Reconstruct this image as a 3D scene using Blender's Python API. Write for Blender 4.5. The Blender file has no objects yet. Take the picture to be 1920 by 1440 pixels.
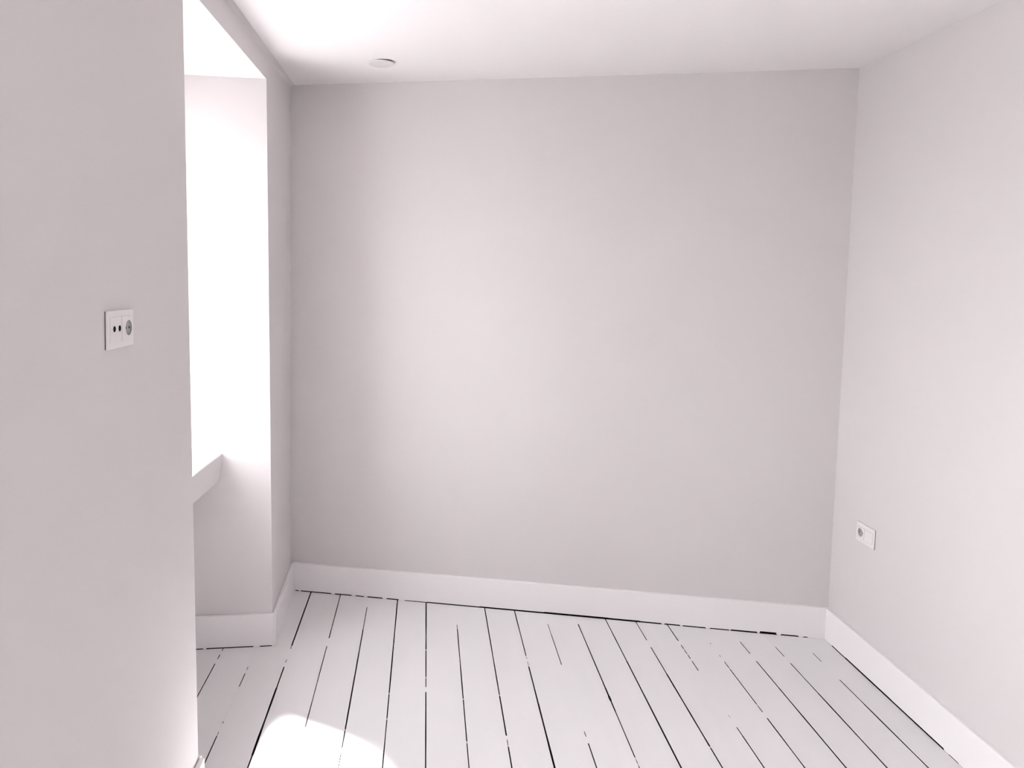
import bpy, bmesh, math, random
from mathutils import Vector, Matrix

random.seed(7)
scene = bpy.context.scene
COL = scene.collection

# ------------------------------------------------------------------ camera
# Lens measured from the photograph (taken as 1920 x 1440): the three vanishing
# directions give focal length, principal point and the angles of the lens.
F, PX, PY = 1319.88, 575.57, 579.23
YAW, PITCH, ROLL, EYE = -0.167994, 0.057579, 0.013876, 1.6801
cy, sy = math.cos(YAW), math.sin(YAW)
cp, sp = math.cos(PITCH), math.sin(PITCH)
cr, sr = math.cos(ROLL), math.sin(ROLL)
def yawed(v): return Vector((cy*v[0] + sy*v[1], -sy*v[0] + cy*v[1], v[2]))
FWD = yawed((0, cp, -sp)); UP0 = yawed((0, sp, cp)); RT0 = yawed((1, 0, 0))
RT = cr*RT0 + sr*UP0
UP = -sr*RT0 + cr*UP0
ORIGIN = Vector((0, 0, EYE))
cam_data = bpy.data.cameras.new('camera')
cam = bpy.data.objects.new('camera', cam_data); COL.objects.link(cam)
m = Matrix((RT, UP, -FWD)).transposed().to_4x4(); m.translation = ORIGIN
cam.matrix_world = m
cam_data.sensor_width = 36.0
cam_data.lens = F/1920*36.0
cam_data.shift_x = (960 - PX)/1920
cam_data.shift_y = (PY - 720)/1920
cam_data.clip_start = 0.02
scene.camera = cam

# ------------------------------------------------------------------ light
SKY = 18.4
SUN = 95.0
EXPOSURE = 0.06
w = bpy.data.worlds.new('sky'); scene.world = w; w.use_nodes = True
nt = w.node_tree; nt.nodes.clear()
out = nt.nodes.new('ShaderNodeOutputWorld'); bg = nt.nodes.new('ShaderNodeBackground')
tc = nt.nodes.new('ShaderNodeTexCoord'); sx = nt.nodes.new('ShaderNodeSeparateXYZ')
rp = nt.nodes.new('ShaderNodeValToRGB')
rp.color_ramp.elements[0].position = 0.47; rp.color_ramp.elements[0].color = (0.50, 0.49, 0.485, 1)   # streets below the horizon
rp.color_ramp.elements[1].position = 0.53; rp.color_ramp.elements[1].color = (0.98, 0.97, 0.98, 1)     # thin bright cloud
ad = nt.nodes.new('ShaderNodeMath'); ad.operation = 'MULTIPLY_ADD'; ad.inputs[1].default_value = 0.5; ad.inputs[2].default_value = 0.5
nt.links.new(tc.outputs['Generated'], sx.inputs[0]); nt.links.new(sx.outputs['Z'], ad.inputs[0])
nt.links.new(ad.outputs[0], rp.inputs[0]); nt.links.new(rp.outputs[0], bg.inputs[0]); nt.links.new(bg.outputs[0], out.inputs[0])
bg.inputs[1].default_value = SKY
sd = bpy.data.lights.new('sun', 'SUN'); sd.energy = SUN; sd.angle = math.radians(7.0); sd.color = (1.0, 0.972, 0.972)
sun = bpy.data.objects.new('sun', sd); COL.objects.link(sun)
sun.rotation_euler = Vector((0.395, -0.190, -0.87)).to_track_quat('-Z', 'Y').to_euler()
sun.location = (-4, 5, 7)
vs = scene.view_settings
vs.view_transform = 'Standard'; vs.look = 'None'; vs.gamma = 1.0; vs.use_curve_mapping = False
vs.exposure = EXPOSURE

# ------------------------------------------------------------------ helpers
def ray(px, py): return FWD + RT*((px-PX)/F) - UP*((py-PY)/F)
def hit(px, py, P, n):
    d = ray(px, py); P = Vector(P); n = Vector(n)
    return ORIGIN + d*((P-ORIGIN).dot(n)/d.dot(n))
def on_z(px, py, z=0.0): return hit(px, py, (0, 0, z), (0, 0, 1))

def mat(name, col, rough=0.6, bump=0.0, bscale=60.0, var=0.0, vscale=3.0, spec=0.5, stretch=None):
    m = bpy.data.materials.new(name); m.use_nodes = True
    nt = m.node_tree; b = nt.nodes['Principled BSDF']
    b.inputs['Base Color'].default_value = (*col, 1); b.inputs['Roughness'].default_value = rough
    b.inputs['Specular IOR Level'].default_value = spec
    tc = nt.nodes.new('ShaderNodeTexCoord'); src = tc.outputs['Object']
    if stretch:
        mp = nt.nodes.new('ShaderNodeMapping'); mp.inputs['Scale'].default_value = stretch
        nt.links.new(src, mp.inputs[0]); src = mp.outputs[0]
    if var:
        n = nt.nodes.new('ShaderNodeTexNoise'); n.inputs['Scale'].default_value = vscale; n.inputs['Detail'].default_value = 4
        r = nt.nodes.new('ShaderNodeValToRGB')
        r.color_ramp.elements[0].position = 0.3; r.color_ramp.elements[1].position = 0.7
        r.color_ramp.elements[0].color = (*[c*(1-var) for c in col], 1); r.color_ramp.elements[1].color = (*[min(1, c*(1+var)) for c in col], 1)
        nt.links.new(src, n.inputs['Vector']); nt.links.new(n.outputs['Fac'], r.inputs[0]); nt.links.new(r.outputs[0], b.inputs['Base Color'])
    if bump:
        n2 = nt.nodes.new('ShaderNodeTexNoise'); n2.inputs['Scale'].default_value = bscale; n2.inputs['Detail'].default_value = 5
        bp = nt.nodes.new('ShaderNodeBump'); bp.inputs['Strength'].default_value = bump; bp.inputs['Distance'].default_value = 0.002
        nt.links.new(src, n2.inputs['Vector']); nt.links.new(n2.outputs['Fac'], bp.inputs['Height']); nt.links.new(bp.outputs[0], b.inputs['Normal'])
    return m

M = {}
M['wall'] = mat('wall_paint', (0.672, 0.638, 0.646), 0.85, 0.10, 45, 0.012, 1.7, 0.2)
M['ceiling'] = mat('ceiling_paint', (0.85, 0.818, 0.828), 0.9, 0.06, 45, 0.008, 1.5, 0.2)
M['trim'] = mat('white_gloss_paint', (0.90, 0.87, 0.885), 0.45, 0.05, 25, 0.0, 1, 0.4)
M['floor'] = mat('painted_floor_boards', (0.82, 0.805, 0.815), 0.42, 0.10, 14, 0.012, 2.2, 0.4, (6, 0.7, 6))
M['dark'] = mat('board_edge_gap_shade', (0.012, 0.010, 0.009), 0.95, 0.0, 60, 0.3, 30, 0.1)  # near-black board edges; shade of joints and gaps put into the colour
M['subfloor'] = mat('subfloor_gap_shade', (0.010, 0.009, 0.008), 1.0, 0.0, 60, 0.3, 12, 0.0)  # near-black subfloor, with the shade of the gaps put into its colour
M['plastic'] = mat('white_plastic', (0.80, 0.77, 0.775), 0.32, 0.0, 60, 0.006, 20, 0.5)
M['recess'] = mat('socket_cup_shade', (0.36, 0.35, 0.345), 0.5, 0.0, 60, 0.01, 20, 0.3)  # grey paints the shade inside the round socket cup
M['shade'] = mat('plate_shade_grey', (0.10, 0.095, 0.095), 0.8, 0.0, 60, 0.05, 30, 0.2)  # dark grey paints the shade between socket plate and wall
M['cover'] = mat('cover_paint', (0.70, 0.665, 0.675), 0.6, 0.03, 40, 0.006, 20, 0.3)
M['hole'] = mat('socket_hole', (0.015, 0.018, 0.016), 0.7, 0.0, 60, 0.1, 60, 0.3)
M['metal'] = mat('earth_clip_metal', (0.35, 0.34, 0.33), 0.35, 0.0, 60, 0.05, 40, 0.5); M['metal'].node_tree.nodes['Principled BSDF'].inputs['Metallic'].default_value = 1
M['handle'] = mat('brushed_handle', (0.55, 0.54, 0.53), 0.35, 0.0, 60, 0.05, 80, 0.5, (1, 1, 12)); M['handle'].node_tree.nodes['Principled BSDF'].inputs['Metallic'].default_value = 1
g = bpy.data.materials.new('window_glass'); g.use_nodes = True; nt = g.node_tree; nt.nodes.clear()
o = nt.nodes.new('ShaderNodeOutputMaterial'); mx = nt.nodes.new('ShaderNodeMixShader')
tr = nt.nodes.new('ShaderNodeBsdfTransparent'); gl = nt.nodes.new('ShaderNodeBsdfGlossy'); gl.inputs['Roughness'].default_value = 0.02
mx.inputs[0].default_value = 0.05; tr.inputs[0].default_value = (0.97, 0.98, 0.975, 1)
nt.links.new(tr.outputs[0], mx.inputs[1]); nt.links.new(gl.outputs[0], mx.inputs[2]); nt.links.new(mx.outputs[0], o.inputs[0])
M['glass'] = g

def obj(name, bm, mats, parent=None, smooth=False):
    me = bpy.data.meshes.new(name); bmesh.ops.recalc_face_normals(bm, faces=bm.faces[:]); bm.to_mesh(me); bm.free()
    for k in (mats if isinstance(mats, (list, tuple)) else [mats]): me.materials.append(M[k])
    ob = bpy.data.objects.new(name, me); COL.objects.link(ob)
    if parent: ob.parent = parent
    if smooth:
        for p in me.polygons: p.use_smooth = True
    return ob
def structure(ob, label=None):
    ob['kind'] = 'structure'
    if label: ob['label'] = label
    return ob
def loft(bm, rings, cap=True):
    """rings: lists of equal length, joined side by side"""
    vr = [[bm.verts.new(p) for p in r] for r in rings]
    n = len(vr[0])
    for a, b in zip(vr, vr[1:]):
        for i in range(n): bm.faces.new((a[i], a[(i+1) % n], b[(i+1) % n], b[i]))
    if cap: bm.faces.new(vr[0][::-1]); bm.faces.new(vr[-1])
    return vr
def box(bm, x0, x1, y0, y1, z0, z1):
    loft(bm, [[(x0, y0, z), (x1, y0, z), (x1, y1, z), (x0, y1, z)] for z in (z0, z1)])
def bevel(bm, w, seg=2, edges=None):
    bmesh.ops.bevel(bm, geom=edges or bm.edges[:], offset=w, segments=seg, affect='EDGES', profile=0.5)
def empty(name, loc, rot=(0, 0, 0)):
    e = bpy.data.objects.new(name, None); COL.objects.link(e); e.location = loc; e.rotation_euler = rot
    e.empty_display_size = 0.05
    return e

# ------------------------------------------------------------------ the room
D = 3.542          # back wall
XR = 1.869         # right wall
CE = 2.60          # ceiling
YB = -2.00         # rear wall, behind the lens
XO = -1.28         # outer face of the left wall
BB, BT = 0.146, 0.016
ZL = 2.487         # underside of the lintel over the recess
# left wall leans outward a little towards the ceiling, as the old wall does
def near_x(z): return -0.6665 - 0.0135*z
def ne_y(z): return 2.034 - 0.035*z
def pil_x(z): return -0.6415 - 0.0225*z
def cor_x(z): return -0.6640 - 0.0127*z
NE_Y = ne_y(0)                     # corner of the near wall at the recess
PE_Y = 2.992                       # corner of the pier at the recess
WX = -1.15                         # plane of the window in the recess
FJ_Y, NJ_Y = 2.845, 2.15           # jambs at the window (splayed reveals)

# unseen recess added behind the lens for fill light, with the same splay
A0_Y, A1_Y = -0.30, 0.85          # its two corners
B0_Y, B1_Y = A0_Y+0.116, A1_Y-0.147

bm = bmesh.new()
zs = (-0.03, CE+0.03)
loft(bm, [[(near_x(z), YB, z), (near_x(z), A0_Y, z), (WX, B0_Y, z), (XO, B0_Y, z), (XO, YB, z)] for z in zs])                                    # rear stretch
loft(bm, [[(near_x(z), A1_Y, z), (near_x(z), ne_y(z), z), (WX, NJ_Y, z), (XO, NJ_Y, z), (XO, B1_Y, z), (WX, B1_Y, z)] for z in zs])                  # between the recesses
loft(bm, [[(pil_x(z), PE_Y, z), (cor_x(z), D, z), (cor_x(z), D+0.12, z), (XO, D+0.12, z), (XO, FJ_Y, z), (WX, FJ_Y, z)] for z in zs])             # pier
HEAD1, SILL1 = 2.33, 0.872         # window beside the pier
HEAD2, SILL2 = 2.10, 0.13            # tall glazed door, added in the unseen recess for fill light
for (c0, x0f, j0, c1, x1f, j1, lo, hi) in ((ne_y, near_x, NJ_Y, PE_Y, pil_x, FJ_Y, SILL1-0.07, HEAD1), (lambda z: A0_Y, near_x, B0_Y, A1_Y, near_x, B1_Y, SILL2, HEAD2)):
    loft(bm, [[(x0f(z), c0(z), z), (x1f(z), c1, z), (WX, j1, z), (XO, j1, z), (XO, j0, z), (WX, j0, z)] for z in (ZL, CE+0.03)])                     # lintel
    loft(bm, [[(WX+0.03, j0-0.01, z), (WX+0.03, j1+0.01, z), (XO, j1+0.01, z), (XO, j0-0.01, z)] for z in (-0.03, lo)])                          # apron below the sill
    if hi < ZL: loft(bm, [[(WX, j0-0.01, z), (WX, j1+0.01, z), (XO, j1+0.01, z), (XO, j0-0.01, z)] for z in (hi, ZL+0.02)])                       # unseen wall over the window, added to hold back sky light
# rounded plaster where the wall runs into the ceiling
R = 0.020
def cove(xf, y, r):
    xw = xf(CE-r); pts = [(xw-0.02, y, CE+0.01), (xw-0.02, y, CE-r)]
    for k in range(0, 9):
        a = math.pi/2*k/8
        pts.append((xw + r - r*math.cos(a), y, CE - r + r*math.sin(a)))
    pts.append((xw+r, y, CE+0.01)); return pts
loft(bm, [cove(near_x, YB, R), cove(near_x, ne_y(CE), R), cove(pil_x, PE_Y, R), cove(cor_x, D, R)])
wall_left = structure(obj('wall_left', bm, 'wall'), 'pale plaster wall with deep window recess and pier')

bm = bmesh.new(); box(bm, -1.28, XR+0.12, D, D+0.12, -0.03, CE+0.03)
structure(obj('wall_back', bm, 'wall'), 'bare pale grey-pink painted end wall')
bm = bmesh.new(); box(bm, XR, XR+0.12, YB-0.12, D, -0.03, CE+0.03)
structure(obj('wall_right', bm, 'wall'), 'bare pale painted side wall with a low socket')
bm = bmesh.new(); box(bm, -1.28, XR+0.12, YB-0.12, YB, -0.03, CE+0.03)
structure(obj('wall_front', bm, 'wall'), 'plain painted wall opposite the bare end wall')
bm = bmesh.new(); box(bm, -1.28, XR+0.12, YB-0.12, D+0.12, CE, CE+0.10)
structure(obj('ceiling', bm, 'ceiling'), 'smooth white painted ceiling')

# ------------------------------------------------------------------ floor of painted boards
TH = 0.022
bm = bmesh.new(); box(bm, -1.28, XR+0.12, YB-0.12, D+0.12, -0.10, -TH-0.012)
# added dark strips behind the baseboards, painting the shade seen through the gaps under them
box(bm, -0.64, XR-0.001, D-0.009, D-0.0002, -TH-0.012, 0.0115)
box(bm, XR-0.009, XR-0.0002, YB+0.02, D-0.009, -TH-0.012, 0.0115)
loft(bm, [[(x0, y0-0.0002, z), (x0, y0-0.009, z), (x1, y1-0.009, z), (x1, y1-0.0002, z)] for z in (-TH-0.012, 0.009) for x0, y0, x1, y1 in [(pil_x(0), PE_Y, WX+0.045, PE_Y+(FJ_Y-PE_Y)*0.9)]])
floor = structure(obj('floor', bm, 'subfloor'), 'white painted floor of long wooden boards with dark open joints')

# joints: X of the joint, then open stretches (pixel y at far end, pixel y at near end, width in mm); between them paint has closed the joint
J = [
 (-0.9905, []),
 (-0.8480, [(1216, 1221, 2.5), (1227, 1236, 2.5), (1244, 1312, 3.2)]),
 (-0.7048, [(1250, 1257, 1.8), (1262.5, 1288, 2.4), (1352, 1357, 2.2), (1372, 1377, 1.6), (1380, 1445, 3.0)]),
 (-0.5558, [(1106, 1211, 5.0), (1213.5, 1216.5, 3), (1236, 1243, 2.0), (1250, 1290, 4.0), (1290, 1416, 5.8), (1416, 1445, 3.8)]),
 (-0.4015, [(1110, 1197, 3.6), (1211, 1364, 2.8)]),
 (-0.2556, [(1138, 1180, 2.6), (1180, 1368, 4.0), (1369.5, 1402, 3.2), (1402, 1412, 1.4), (1412, 1450, 2.8)]),
 (-0.1093, [(1120, 1205, 4.2), (1205, 1300, 3.6), (1301.5, 1347, 3.4), (1349.5, 1450, 3.2)]),
 (0.0343, [(1126, 1218, 4.6), (1219, 1270, 3.6), (1271, 1289, 2.8), (1297, 1450, 3.6)]),
 (0.1791, [(1171, 1180, 1.8), (1180, 1310, 3.4), (1312, 1390, 3.6), (1394, 1450, 3.0)]),
 (0.3224, [(1137, 1222, 3.8), (1222, 1303, 3.4), (1305, 1380, 4.2), (1386, 1398, 2.0), (1400, 1450, 3.8)]),
 (0.4661, [(1143, 1230, 3.6), (1231.5, 1236, 1.4), (1240, 1248, 1.6), (1250, 1320, 4.6), (1320, 1450, 5.2)]),
 (0.6070, [(1170, 1190, 2.0), (1190, 1247, 2.8), (1371, 1382, 2.2), (1393, 1450, 3.4)]),
 (0.7511, [(1170, 1290, 4.2), (1290, 1305, 5.0), (1305, 1314, 7.0), (1314, 1334, 4.2), (1334, 1420, 3.2), (1424, 1432, 1.8)]),
 (0.8923, [(1159, 1240, 3.8), (1240, 1450, 4.6)]),
 (1.0318, [(1165, 1201, 3.0), (1213, 1264, 3.4), (1264, 1400, 4.8), (1402, 1450, 3.8)]),
 (1.1736, [(1171, 1202, 3.6), (1209, 1217, 3.2), (1218.5, 1226, 3.0), (1228, 1236, 3), (1239, 1258, 3.2), (1340, 1346, 1.2), (1363, 1380, 3.0), (1380, 1450, 3.8)]),
 (1.3119, [(1205, 1208, 2.0), (1228, 1232, 2.0), (1240, 1253, 3.2), (1254, 1321, 3.4), (1323, 1336, 3.0), (1346, 1450, 4.0)]),
 (1.4527, [(1203, 1226, 3.2), (1239, 1290, 3.6), (1290, 1450, 4.4)]),
 (1.5926, [(1213, 1231, 2.8), (1243, 1300, 3.4), (1300, 1450, 4.0)]),
 (1.7338, [(1224, 1241, 2.6), (1274, 1320, 3.4), (1320, 1450, 4.4)]),
]
YEND = D - BT - 0.001
def joint_profile(X, segs, YEND):
    """list of (y, half width) from the rear of the room to the far end"""
    iv = []
    for a, b, wd in segs:
        px_a = 960
        # the pixel row meets the joint where the row's ray crosses x = X on the floor
        def y_of(row):
            lo, hi = -4000.0, 5000.0
            for _ in range(60):
                mid = (lo+hi)/2
                if on_z(mid, row).x < X: lo = mid
                else: hi = mid
            return on_z((lo+hi)/2, row).y
        y1, y0 = y_of(a), y_of(b)
        iv.append([y0, min(y1, YEND), 1.22*wd/2000])
    iv.sort()
    # nearer than the frame shows: joints go on, closed here and there by paint
    y = iv[0][0] if iv else 2.3
    extra = []
    while y > YB + 0.25:
        L = random.uniform(0.35, 1.1); gap = random.choice((0.01, 0.02, 0.08, 0.16))
        extra.append([max(YB+0.02, y-gap-L), y-gap, random.uniform(2.6, 4.4)/2000]); y -= gap+L
    iv = sorted(extra) + iv
    pts = [(YB+0.001, 0.0)]
    for k, (y0, y1, h) in enumerate(iv):
        t = min(0.004, (y1-y0)*0.25)
        if pts[-1][1] == 0: pts.append((max(y0, pts[-1][0]+1e-4), 0.0))
        pts.append((y0+t, h))
        n = int((y1-y0)/0.09)
        for i in range(1, n):
            pts.append((y0+(y1-y0)*i/n, h*random.uniform(0.82, 1.18)))
        last = y1 >= YEND-0.003
        nxt = k+1 < len(iv) and iv[k+1][0]-y1 < 0.0015
        small = k+1 < len(iv) and iv[k+1][0]-y1 < 0.012
        if last: pts.append((YEND, h))
        elif nxt: pts.append((y1-t, h))
        elif small: pts.append((y1-t, h)); pts.append(((y1+iv[k+1][0])/2, 0.22*h))
        else: pts.append((y1-t, h)); pts.append((y1, 0.0))
    if pts[-1][0] < YEND-1e-4: pts.append((YEND, 0.0))
    cl = [pts[0]]
    for p in pts[1:]:
        if p[0] > cl[-1][0]+5e-5: cl.append(p)
    return cl
# boards in the recess stop at the baseboard of the pier return
PFX = pil_x(0)+BT
def recess_end(x): return PE_Y-BT-0.001 + (FJ_Y-PE_Y)*(x-pil_x(0))/(WX-pil_x(0))
end_at = lambda x: recess_end(x) if x < PFX-0.02 else YEND
prof = [(X, joint_profile(X, s, end_at(X))) for X, s in J]
prof = [(-1.125, [(YB+0.001, 0.0), (end_at(-1.125), 0.0)])] + prof + [(XR-BT-0.001, [(YB+0.001, 0.0), (YEND, 0.0)])]
for (xa, pa), (xb, pb) in zip(prof, prof[1:]):
    bm = bmesh.new()
    L = [(xa+h, y) for y, h in pa]; Rr = [(xb-h, y) for y, h in pb]
    ring = L[::-1] + Rr
    if xa < PFX-0.02 < xb: ring = ring + [(cor_x(0)+BT-0.002, YEND), (PFX-0.002, recess_end(PFX))]      # notched round the pier
    dz = random.uniform(-0.00025, 0.00025)
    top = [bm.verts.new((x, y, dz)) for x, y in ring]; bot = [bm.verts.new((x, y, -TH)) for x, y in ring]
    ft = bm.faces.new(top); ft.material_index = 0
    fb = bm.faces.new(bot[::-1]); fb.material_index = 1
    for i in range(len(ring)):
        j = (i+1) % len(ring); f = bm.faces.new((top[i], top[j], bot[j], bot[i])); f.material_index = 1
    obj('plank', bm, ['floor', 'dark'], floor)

# ------------------------------------------------------------------ baseboards
def baseboard(name, label, P0, P1, nrm, opens, ext0=0.0, ext1=0.0, h=BB):
    """board from P0 to P1 (plan points on the wall), thickness along nrm; opens = (t0, t1, height) stretches along it lifted off the floor"""
    P0 = Vector((*P0, 0)); P1 = Vector((*P1, 0)); d = (P1-P0); Lg = d.length; d /= Lg; n = Vector((*nrm, 0)).normalized()
    low = [(-ext0, 0.0)]
    for a, b, z in sorted(opens):
        a = max(a, -ext0+0.001); b = min(b, Lg+ext1-0.001)
        if low[-1][1] == 0.0 and len(low) > 1 and a-low[-1][0] < 0.0006: low.pop()      # the gap runs on, only its height changes
        else: low.append((a, 0.0))
        low += [(a+min(.004, (b-a)/4), z), (b-min(.004, (b-a)/4), z), (b, 0.0)]
    low.append((Lg+ext1, 0.0))
    cl = [low[0]]
    for p in low[1:]:
        if p[0] > cl[-1][0]+1e-4: cl.append(p)
    bm = bmesh.new()
    sec = []
    e = 0.003
    for t, z in cl:
        b = P0 + d*t
        zb = z - 0.0005 if z == 0 else z
        sec.append([b + Vector((0, 0, zb)), b + n*BT + Vector((0, 0, zb)), b + n*BT + Vector((0, 0, h-e)), b + n*(BT-e*0.3) + Vector((0, 0, h-e*0.3)), b + n*(BT-e) + Vector((0, 0, h)), b + Vector((0, 0, h))])
    vr = loft(bm, sec)
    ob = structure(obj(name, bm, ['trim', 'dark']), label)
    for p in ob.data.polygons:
        if abs(p.center.z) < 0.012 and abs(p.normal.z) > 0.7: p.material_index = 1  # undersides coloured dark for the shade in the gap
    return ob

def bx(px):   # x on the front of the back baseboard for a pixel column, at its foot
    row = 1105 + (px-553)*(1195-1105)/(1500-553)
    return hit(px, row, (0, D-BT, 0), (0, 1, 0)).x
x_l = cor_x(0)
segs = [(553, 561, 2.6), (563, 622, 3.0), (627, 660, 3.4), (666, 683, 3), (688, 718, 3.4), (724, 748, 3.4), (758, 800, 2.2), (800, 900, 3.4), (900, 1020, 4.4),
        (1020, 1140, 5.6), (1140, 1200, 5.0), (1200, 1241, 3.8), (1245, 1276, 3.6), (1279, 1324, 3.2), (1330, 1368, 2.8), (1369, 1421, 4.0), (1423.5, 1457, 6.8), (1463, 1498, 3.6), (1505, 1515, 2.4)]
baseboard('baseboard_back', 'white painted baseboard along the end wall with a dark gap below', (x_l+BT*0.5, D), (XR, D), (0, -1), [(bx(a)-x_l-BT*0.5, bx(b)-x_l-BT*0.5, 1.5*z/1000) for a, b, z in segs])
ty = lambda y: D - BT - y
baseboard('baseboard_right', 'white painted baseboard along the side wall', (XR, D-BT), (XR, YB+BT), (-1, 0), [(ty(3.47), ty(3.36), 0.004), (ty(3.36), ty(3.05), 0.006), (ty(3.05), ty(2.76), 0.0052), (ty(2.74), ty(2.69), 0.002), (ty(2.4), ty(1.6), 0.003), (ty(1.5), ty(0.2), 0.0025)])
# left side: pier face, pier return inside the recess, and the long stretch up to the recess
def left_board(name, label, P0, P1, nrm, opens, m0, m1): return baseboard(name, label, P0, P1, nrm, opens, m0, m1)
left_board('baseboard_left', 'short white baseboard on the pier between recess and end wall', (pil_x(0), PE_Y), (cor_x(0), D), (1, 0.02), [], BT, -BT)
rv = Vector((WX-pil_x(0), FJ_Y-PE_Y)); rl = rv.length
def rt(px):
    p = hit(px, 1217-(px-369)*7/148, (pil_x(0), PE_Y-BT, 0), (rv.y, -rv.x, 0)); return (Vector((p.x-pil_x(0), p.y-PE_Y+BT))).length
left_board('baseboard_recess', 'white baseboard on the pier inside the window recess', (pil_x(0), PE_Y), (WX+0.04, PE_Y+(FJ_Y-PE_Y)*(rl-0.04)/rl), (-rv.y, rv.x), [(0.003, rt(484), 0.0042), (rt(474), rt(384), 0.0046), (rt(380), rt(340), 0.004)], 0.0, 0.0)
left_board('baseboard_near', 'white baseboard along the long wall between the window recess and the added one', (near_x(0), NE_Y), (near_x(0), A1_Y), (1, 0), [(0.3, 1.2, 0.003)], 0.004, 0.004)
left_board('baseboard_rear', 'short white baseboard beyond the added second recess', (near_x(0), A0_Y), (near_x(0), YB+BT), (1, 0), [], 0.004, 0.0)
def jamb_board(name, label, c, j):
    v = Vector((WX-near_x(0), j-c)).normalized(); sgn = 1 if j > c else -1
    left_board(name, label, (near_x(0), c), (WX+0.04, c+(j-c)*0.92), (v.y*sgn, -v.x*sgn), [], -0.001, 0.0)
jamb_board('baseboard_jamb', 'white baseboard on the return of the long wall inside the recess', NE_Y, NJ_Y)
baseboard('baseboard_front', 'white baseboard under the plain wall opposite the end wall', (near_x(0)+BT, YB), (XR-BT, YB), (0, 1), [(0.2, 1.1, 0.003)])

# ------------------------------------------------------------------ window in the recess
def make_window(name, label, fy0, fy1, c0, c1, x0f, x1f, fz0, fz1, sill):
    """fy0, fy1: jambs at the window; c0, c1: corners of the recess on the room side"""
    org = Vector((WX-0.06, (fy0+fy1)/2, fz0))
    win = structure(empty(name, org), label)
    def wpart(nm, mk, mats, parent=win):
        bm = bmesh.new(); mk(bm)
        for v in bm.verts: v.co -= org
        return obj(nm, bm, mats, parent)
    def frame_mk(bm):
        t = 0.035; xa, xb = WX-0.075, WX-0.015
        box(bm, xa, xb, fy0, fy0+t, fz0, fz1); box(bm, xa, xb, fy1-t, fy1, fz0, fz1)
        box(bm, xa, xb, fy0+t, fy1-t, fz1-t, fz1); box(bm, xa, xb, fy0+t, fy1-t, fz0, fz0+t)
    wpart('window_frame', frame_mk, 'trim')
    mid = fy0+0.062
    a, b = fy0+0.035, fy1-0.035
    z0, z1 = fz0+0.035, fz1-0.035; s = 0.036; xa, xb = WX-0.060, WX-0.018
    def sash_mk(bm):
        box(bm, xa, xb, a+.001, a+s, z0, z1); box(bm, xa, xb, b-s, b-.001, z0, z1)
        box(bm, xa, xb, a+s, b-s, z0, z0+s); box(bm, xa, xb, a+s, b-s, z1-s, z1)
    sash = wpart('window_sash', sash_mk, 'trim')
    wpart('pane', lambda bm: box(bm, WX-0.041, WX-0.037, a+s, b-s, z0+s, z1-s), 'glass', sash)
    def handle_mk(bm):
        box(bm, WX-0.018, WX-0.008, mid-0.012, mid+0.012, (fz0+fz1)/2-0.06, (fz0+fz1)/2+0.06); bevel(bm, 0.003)
    wpart('window_handle', handle_mk, 'handle', sash)
    if not sill: return
    # sill: thick plastered slab bridging the recess
    def sill_mk(bm):
        ys = lambda x, far: (c1+(fy1-c1)*(x-x1f(.8))/(WX-x1f(.8))+0.012) if far else (c0+(fy0-c0)*(x-x0f(.8))/(WX-x0f(.8))-0.012)
        xf_far, xf_near = -0.862, -0.905
        zt, zb = 0.870, 0.745
        loft(bm, [[(WX-0.02, ys(WX, 0), z), (xf_near-dx, ys(xf_near, 0), z), (xf_far-dx, ys(xf_far, 1), z), (WX-0.02, ys(WX, 1), z)] for z, dx in ((zb, 0.014), (zb+0.01, 0.012), (zt-0.006, 0.0), (zt-0.002, 0.002), (zt, 0.006))])
    wpart('window_sill', sill_mk, 'wall')['label'] = 'thick white plastered sill slab'
make_window('window_1', 'white casement window in the deep recess beside the pier', NJ_Y, FJ_Y, ne_y(0.85), PE_Y, near_x, pil_x, SILL1, HEAD1, True)
make_window('added_fill_door', 'tall glazed door added for fill light in an unseen second recess', B0_Y, B1_Y, A0_Y, A1_Y, near_x, near_x, SILL2, HEAD2, False)

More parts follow.
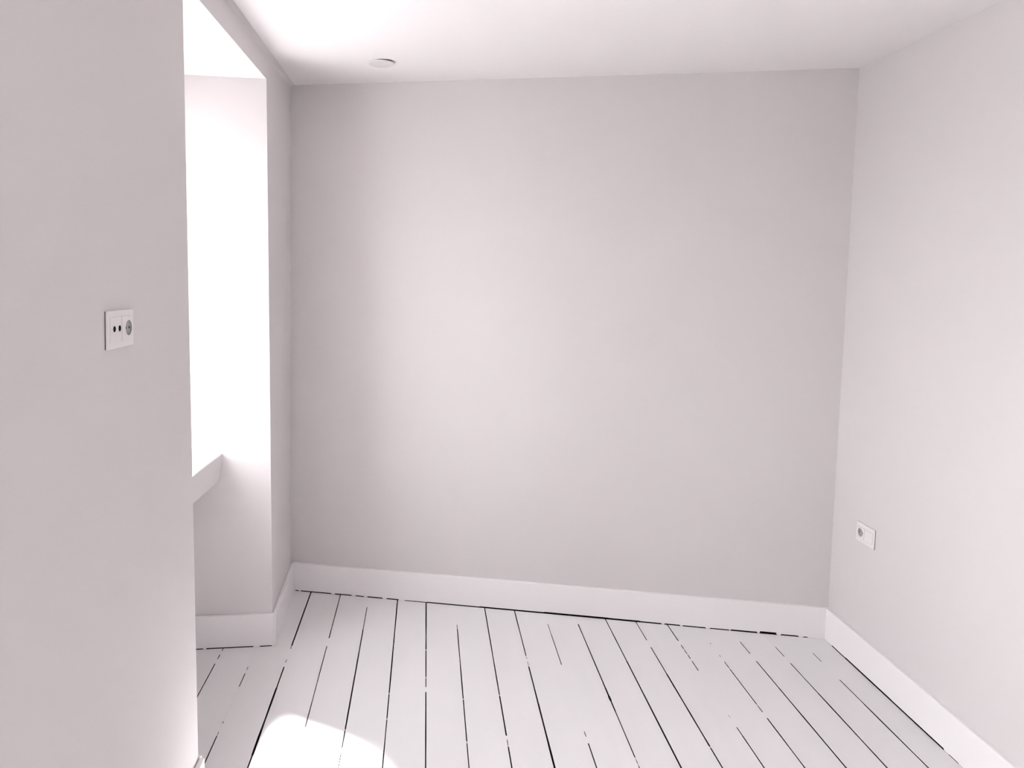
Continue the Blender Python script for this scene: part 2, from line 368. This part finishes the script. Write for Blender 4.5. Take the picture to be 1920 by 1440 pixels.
# ------------------------------------------------------------------ sockets
def ring_disc(bm, c, r0, r1, z0, z1, n=40):
    """annulus between radii with thickness, axis local z"""
    rings = []
    for r, z in ((r0, z0), (r0, z1), (r1, z1), (r1, z0)):
        rings.append([bm.verts.new((c[0]+r*math.cos(2*math.pi*i/n), c[1]+r*math.sin(2*math.pi*i/n), z)) for i in range(n)])
    for a, b in zip(rings, rings[1:]+rings[:1]):
        for i in range(n): bm.faces.new((a[i], a[(i+1) % n], b[(i+1) % n], b[i]))
def cyl(bm, c, r, z0, z1, n=32):
    loft(bm, [[(c[0]+r*math.cos(2*math.pi*i/n), c[1]+r*math.sin(2*math.pi*i/n), z) for i in range(n)] for z in (z0, z1)])
def rounded_frame(name, W, H, holes, th, parent, s):
    # one clean surround: outer outline bevelled, inner openings cut as quads on a grid
    xs = sorted([-W/2, W/2] + [v for hx, q in holes for v in (hx-q/2, hx+q/2)]); ys = [-H/2, -s/2, s/2, H/2]
    bm = bmesh.new()
    top = {}; bot = {}
    for i, x in enumerate(xs):
        for j, y in enumerate(ys):
            top[i, j] = bm.verts.new((x, y, th)); bot[i, j] = bm.verts.new((x, y, 0))
    cells = {(i, j) for i in range(len(xs)-1) for j in range(3)} - {(1, 1), (3, 1)}
    for (i, j) in cells:
        bm.faces.new((top[i, j], top[i+1, j], top[i+1, j+1], top[i, j+1])); bm.faces.new((bot[i, j], bot[i, j+1], bot[i+1, j+1], bot[i+1, j]))
        for (di, dj, A, B) in ((-1, 0, (i, j), (i, j+1)), (1, 0, (i+1, j+1), (i+1, j)), (0, -1, (i+1, j), (i, j)), (0, 1, (i, j+1), (i+1, j+1))):
            if (i+di, j+dj) not in cells: bm.faces.new((top[A], top[B], bot[B], bot[A]))
    bmesh.ops.remove_doubles(bm, verts=bm.verts[:], dist=1e-6)
    eds = [e for e in bm.edges if all(abs(v.co.z-th) < 1e-6 for v in e.verts) and (all(abs(abs(v.co.x)-W/2) < 1e-6 for v in e.verts) or all(abs(abs(v.co.y)-H/2) < 1e-6 for v in e.verts))]
    bevel(bm, 0.0022, 3, eds)
    return obj(name, bm, 'plastic', parent)
def insert_with_holes(name, cx, s, th, circles, parent, sy, n=36):
    """square insert whose face has real round openings"""
    bm = bmesh.new(); h = s/2 - 0.0003; g = sy/2 - 0.0004
    top = [bm.verts.new((cx+a*h, b*g, th)) for a, b in ((-1, -1), (1, -1), (1, 1), (-1, 1))]
    edges = [bm.edges.new((top[i], top[(i+1) % 4])) for i in range(4)]
    for (qx, qy, r) in circles:
        vs = [bm.verts.new((qx+r*math.cos(2*math.pi*i/n), qy+r*math.sin(2*math.pi*i/n), th)) for i in range(n)]
        edges += [bm.edges.new((vs[i], vs[(i+1) % n])) for i in range(n)]
    bmesh.ops.triangle_fill(bm, use_beauty=True, use_dissolve=False, edges=edges)
    for f in [f for f in bm.faces if any((f.calc_center_median().xy - Vector((qx, qy))).length < r*0.98 and all((v.co.xy-Vector((qx, qy))).length < r*1.01 for v in f.verts) for qx, qy, r in circles)]:
        bm.faces.remove(f)
    bot = [bm.verts.new((v.co.x, v.co.y, GAP+0.0008)) for v in top]
    for i in range(4): bm.faces.new((top[i], top[(i+1) % 4], bot[(i+1) % 4], bot[i]))
    return obj(name, bm, 'plastic', parent)
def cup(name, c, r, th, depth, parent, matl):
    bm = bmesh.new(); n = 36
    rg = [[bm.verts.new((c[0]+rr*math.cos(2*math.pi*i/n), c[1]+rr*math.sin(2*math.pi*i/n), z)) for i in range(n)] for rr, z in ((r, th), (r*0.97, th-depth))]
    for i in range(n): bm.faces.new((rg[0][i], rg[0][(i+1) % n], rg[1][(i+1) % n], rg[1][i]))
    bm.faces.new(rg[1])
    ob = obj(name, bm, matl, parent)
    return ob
def schuko(cx, s, th, parent, r, icx, sy):
    ins = insert_with_holes('socket_insert', icx, s, th, [(cx, 0, r)], parent, sy)
    depth = th-GAP-0.0008
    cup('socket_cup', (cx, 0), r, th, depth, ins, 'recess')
    for dx in (-0.0095, 0.0095):
        bm = bmesh.new(); cyl(bm, (cx+dx, 0), 0.0028, th-depth+0.0001, th-depth+0.0006, 16); obj('pin_hole', bm, 'hole', ins)
    for dyy in (-1, 1):
        bm = bmesh.new(); box(bm, cx-0.003, cx+0.003, min(dyy*(r-0.0004), dyy*(r-0.003)), max(dyy*(r-0.0004), dyy*(r-0.003)), th-depth+0.0003, th-0.002); obj('earth_clip', bm, 'metal', ins)
    return ins
def wall_socket(loc, rot, W, H, label):
    e = empty('wall_socket', loc, rot); e['label'] = label; e['category'] = 'wall socket'; return e

# plate beside the recess: aerial outlets and a round power socket
zc = 1.54
LEAN = 0.0135
wl = lambda px, py: hit(px, py, (near_x(zc)+0.0068, 0, zc), (1, 0, LEAN))
pts = [wl(px, py) for px, py in ((200, 583), (203, 657), (252, 579.5), (250, 647))]
cy_ = sum(p.y for p in pts)/4; cz_ = sum(p.z for p in pts)/4
W = ((pts[2].y+pts[3].y)-(pts[0].y+pts[1].y))/2; H = ((pts[0].z+pts[2].z)-(pts[1].z+pts[3].z))/2
print('left plate', round(W, 4), round(H, 4), cy_, cz_)
GAP, TF, TT = 0.0026, 0.0062, 0.0072     # shadow gap at the wall, face of the surround, face of the inserts
lean = math.atan(LEAN)
# local x along +Y of the room (away from the lens), local y up, local z out of the wall
def face_plus_x(lean, roll=0.0):
    xa = Vector((0, 1, 0)); za = Vector((math.cos(lean), 0, math.sin(lean))); ya = za.cross(xa)
    m = Matrix((xa, ya, za)).transposed() @ Matrix.Rotation(roll, 3, 'Z'); return m.to_euler()
def face_minus_x():
    xa = Vector((0, -1, 0)); za = Vector((-1, 0, 0)); ya = za.cross(xa)
    return Matrix((xa, ya, za)).transposed().to_euler()
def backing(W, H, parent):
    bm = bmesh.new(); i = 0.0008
    box(bm, -W/2+i, W/2-i, -H/2+i, H/2-i, 0, GAP+0.0006); obj('plate_gap_shade', bm, 'shade', parent)  # dark slab added to paint the shade behind the raised plate
def lift(ob, z): ob.location.z = z
s1 = wall_socket((near_x(cz_), cy_, cz_), face_plus_x(lean, -0.012), W, H, 'white double wall plate with two small aerial holes beside a round power socket')
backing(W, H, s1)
e = [wl(px, 615).y-cy_ for px in (205.5, 228, 229.5, 247.6)]
SX = (e[1]-e[0]+e[3]-e[2])/2; SY = 0.66*H
o1, o2 = (e[0]+e[1])/2, (e[2]+e[3])/2
o1 = min(o1, (o1+o2)/2-SX/2-0.0008); o2 = max(o2, o1+SX+0.0016)
lift(rounded_frame('plate_frame', W, H, [(o1, SX), (o2, SX)], TF-GAP, s1, SY), GAP)
hx = [wl(px, py).y-cy_ for px, py in ((214.5, 618), (224.3, 617), (241.3, 614))]
hy = 0.0015
print('inserts', W, H, SX, SY, o1, o2, hx)
ai = insert_with_holes('aerial_insert', o1, SX, TT, [(hx[0], hy, 0.0068), (hx[1], hy, 0.0068)], s1, SY)
for q in hx[:2]:
    cup('aerial_hole', (q, hy), 0.0068, TT, 0.0042, ai, 'hole')
schuko(hx[2], SX, TT, s1, 0.0175, o2, SY)

# low plate on the side wall
pr = [hit(px, py, (XR-TF, 0, 0), (1, 0, 0)) for px, py in ((1639.5, 995), (1638, 1032), (1613.5, 1000))]
W2, H2 = 0.122, 0.083
ye, ze = pr[0].y, (pr[0].z+pr[1].z)/2
cy2 = ye+W2/2
s2 = wall_socket((XR, cy2, ze), face_minus_x(), W2, H2, 'white double wall plate low on the wall above the baseboard with one round socket')
S2 = 0.40*W2; OFF2 = 0.232*W2
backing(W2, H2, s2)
lift(rounded_frame('plate_frame', W2, H2, [(-OFF2, S2), (OFF2, S2)], TF-GAP, s2, S2), GAP)
schuko(cy2-pr[2].y, S2-0.0012, TT, s2, 0.0175, -OFF2, S2-0.0012)
bm = bmesh.new(); h2 = S2/2-0.0008; box(bm, OFF2-h2, OFF2+h2, -h2, h2, GAP+0.0008, TT); bevel(bm, 0.0006, 2)
obj('blank_insert', bm, 'plastic', s2)

# ------------------------------------------------------------------ round ceiling cover
c = on_z(715.5, 117.2, CE)
cov = empty('ceiling_cover', (c.x, c.y, CE)); cov['label'] = 'round white cover plate hanging slightly loose on the ceiling'; cov['category'] = 'ceiling cover'
bm = bmesh.new(); cyl(bm, (0, 0), 0.050, -0.0034, 0.0, 48); obj('cover_gap_shade', bm, 'dark', cov)  # dark ring added to paint the shade in the gap above the disc
bm = bmesh.new(); n = 64; rr = 0.0575
loft(bm, [[(r*math.cos(2*math.pi*i/n), r*math.sin(2*math.pi*i/n), z) for i in range(n)] for r, z in ((rr, 0.0), (rr, -0.003), (rr-0.0006, -0.0042), (rr-0.002, -0.005))])
disc = obj('cover_disc', bm, 'cover', cov)
ax = Vector((0.99, -0.10, 0)).normalized()      # this side hangs lowest
tilt = math.atan(0.0062/(2*rr))
disc.rotation_euler = Matrix.Rotation(tilt, 3, Vector((0, 0, 1)).cross(ax)).to_euler()
disc.location = (0, 0, -0.0034)
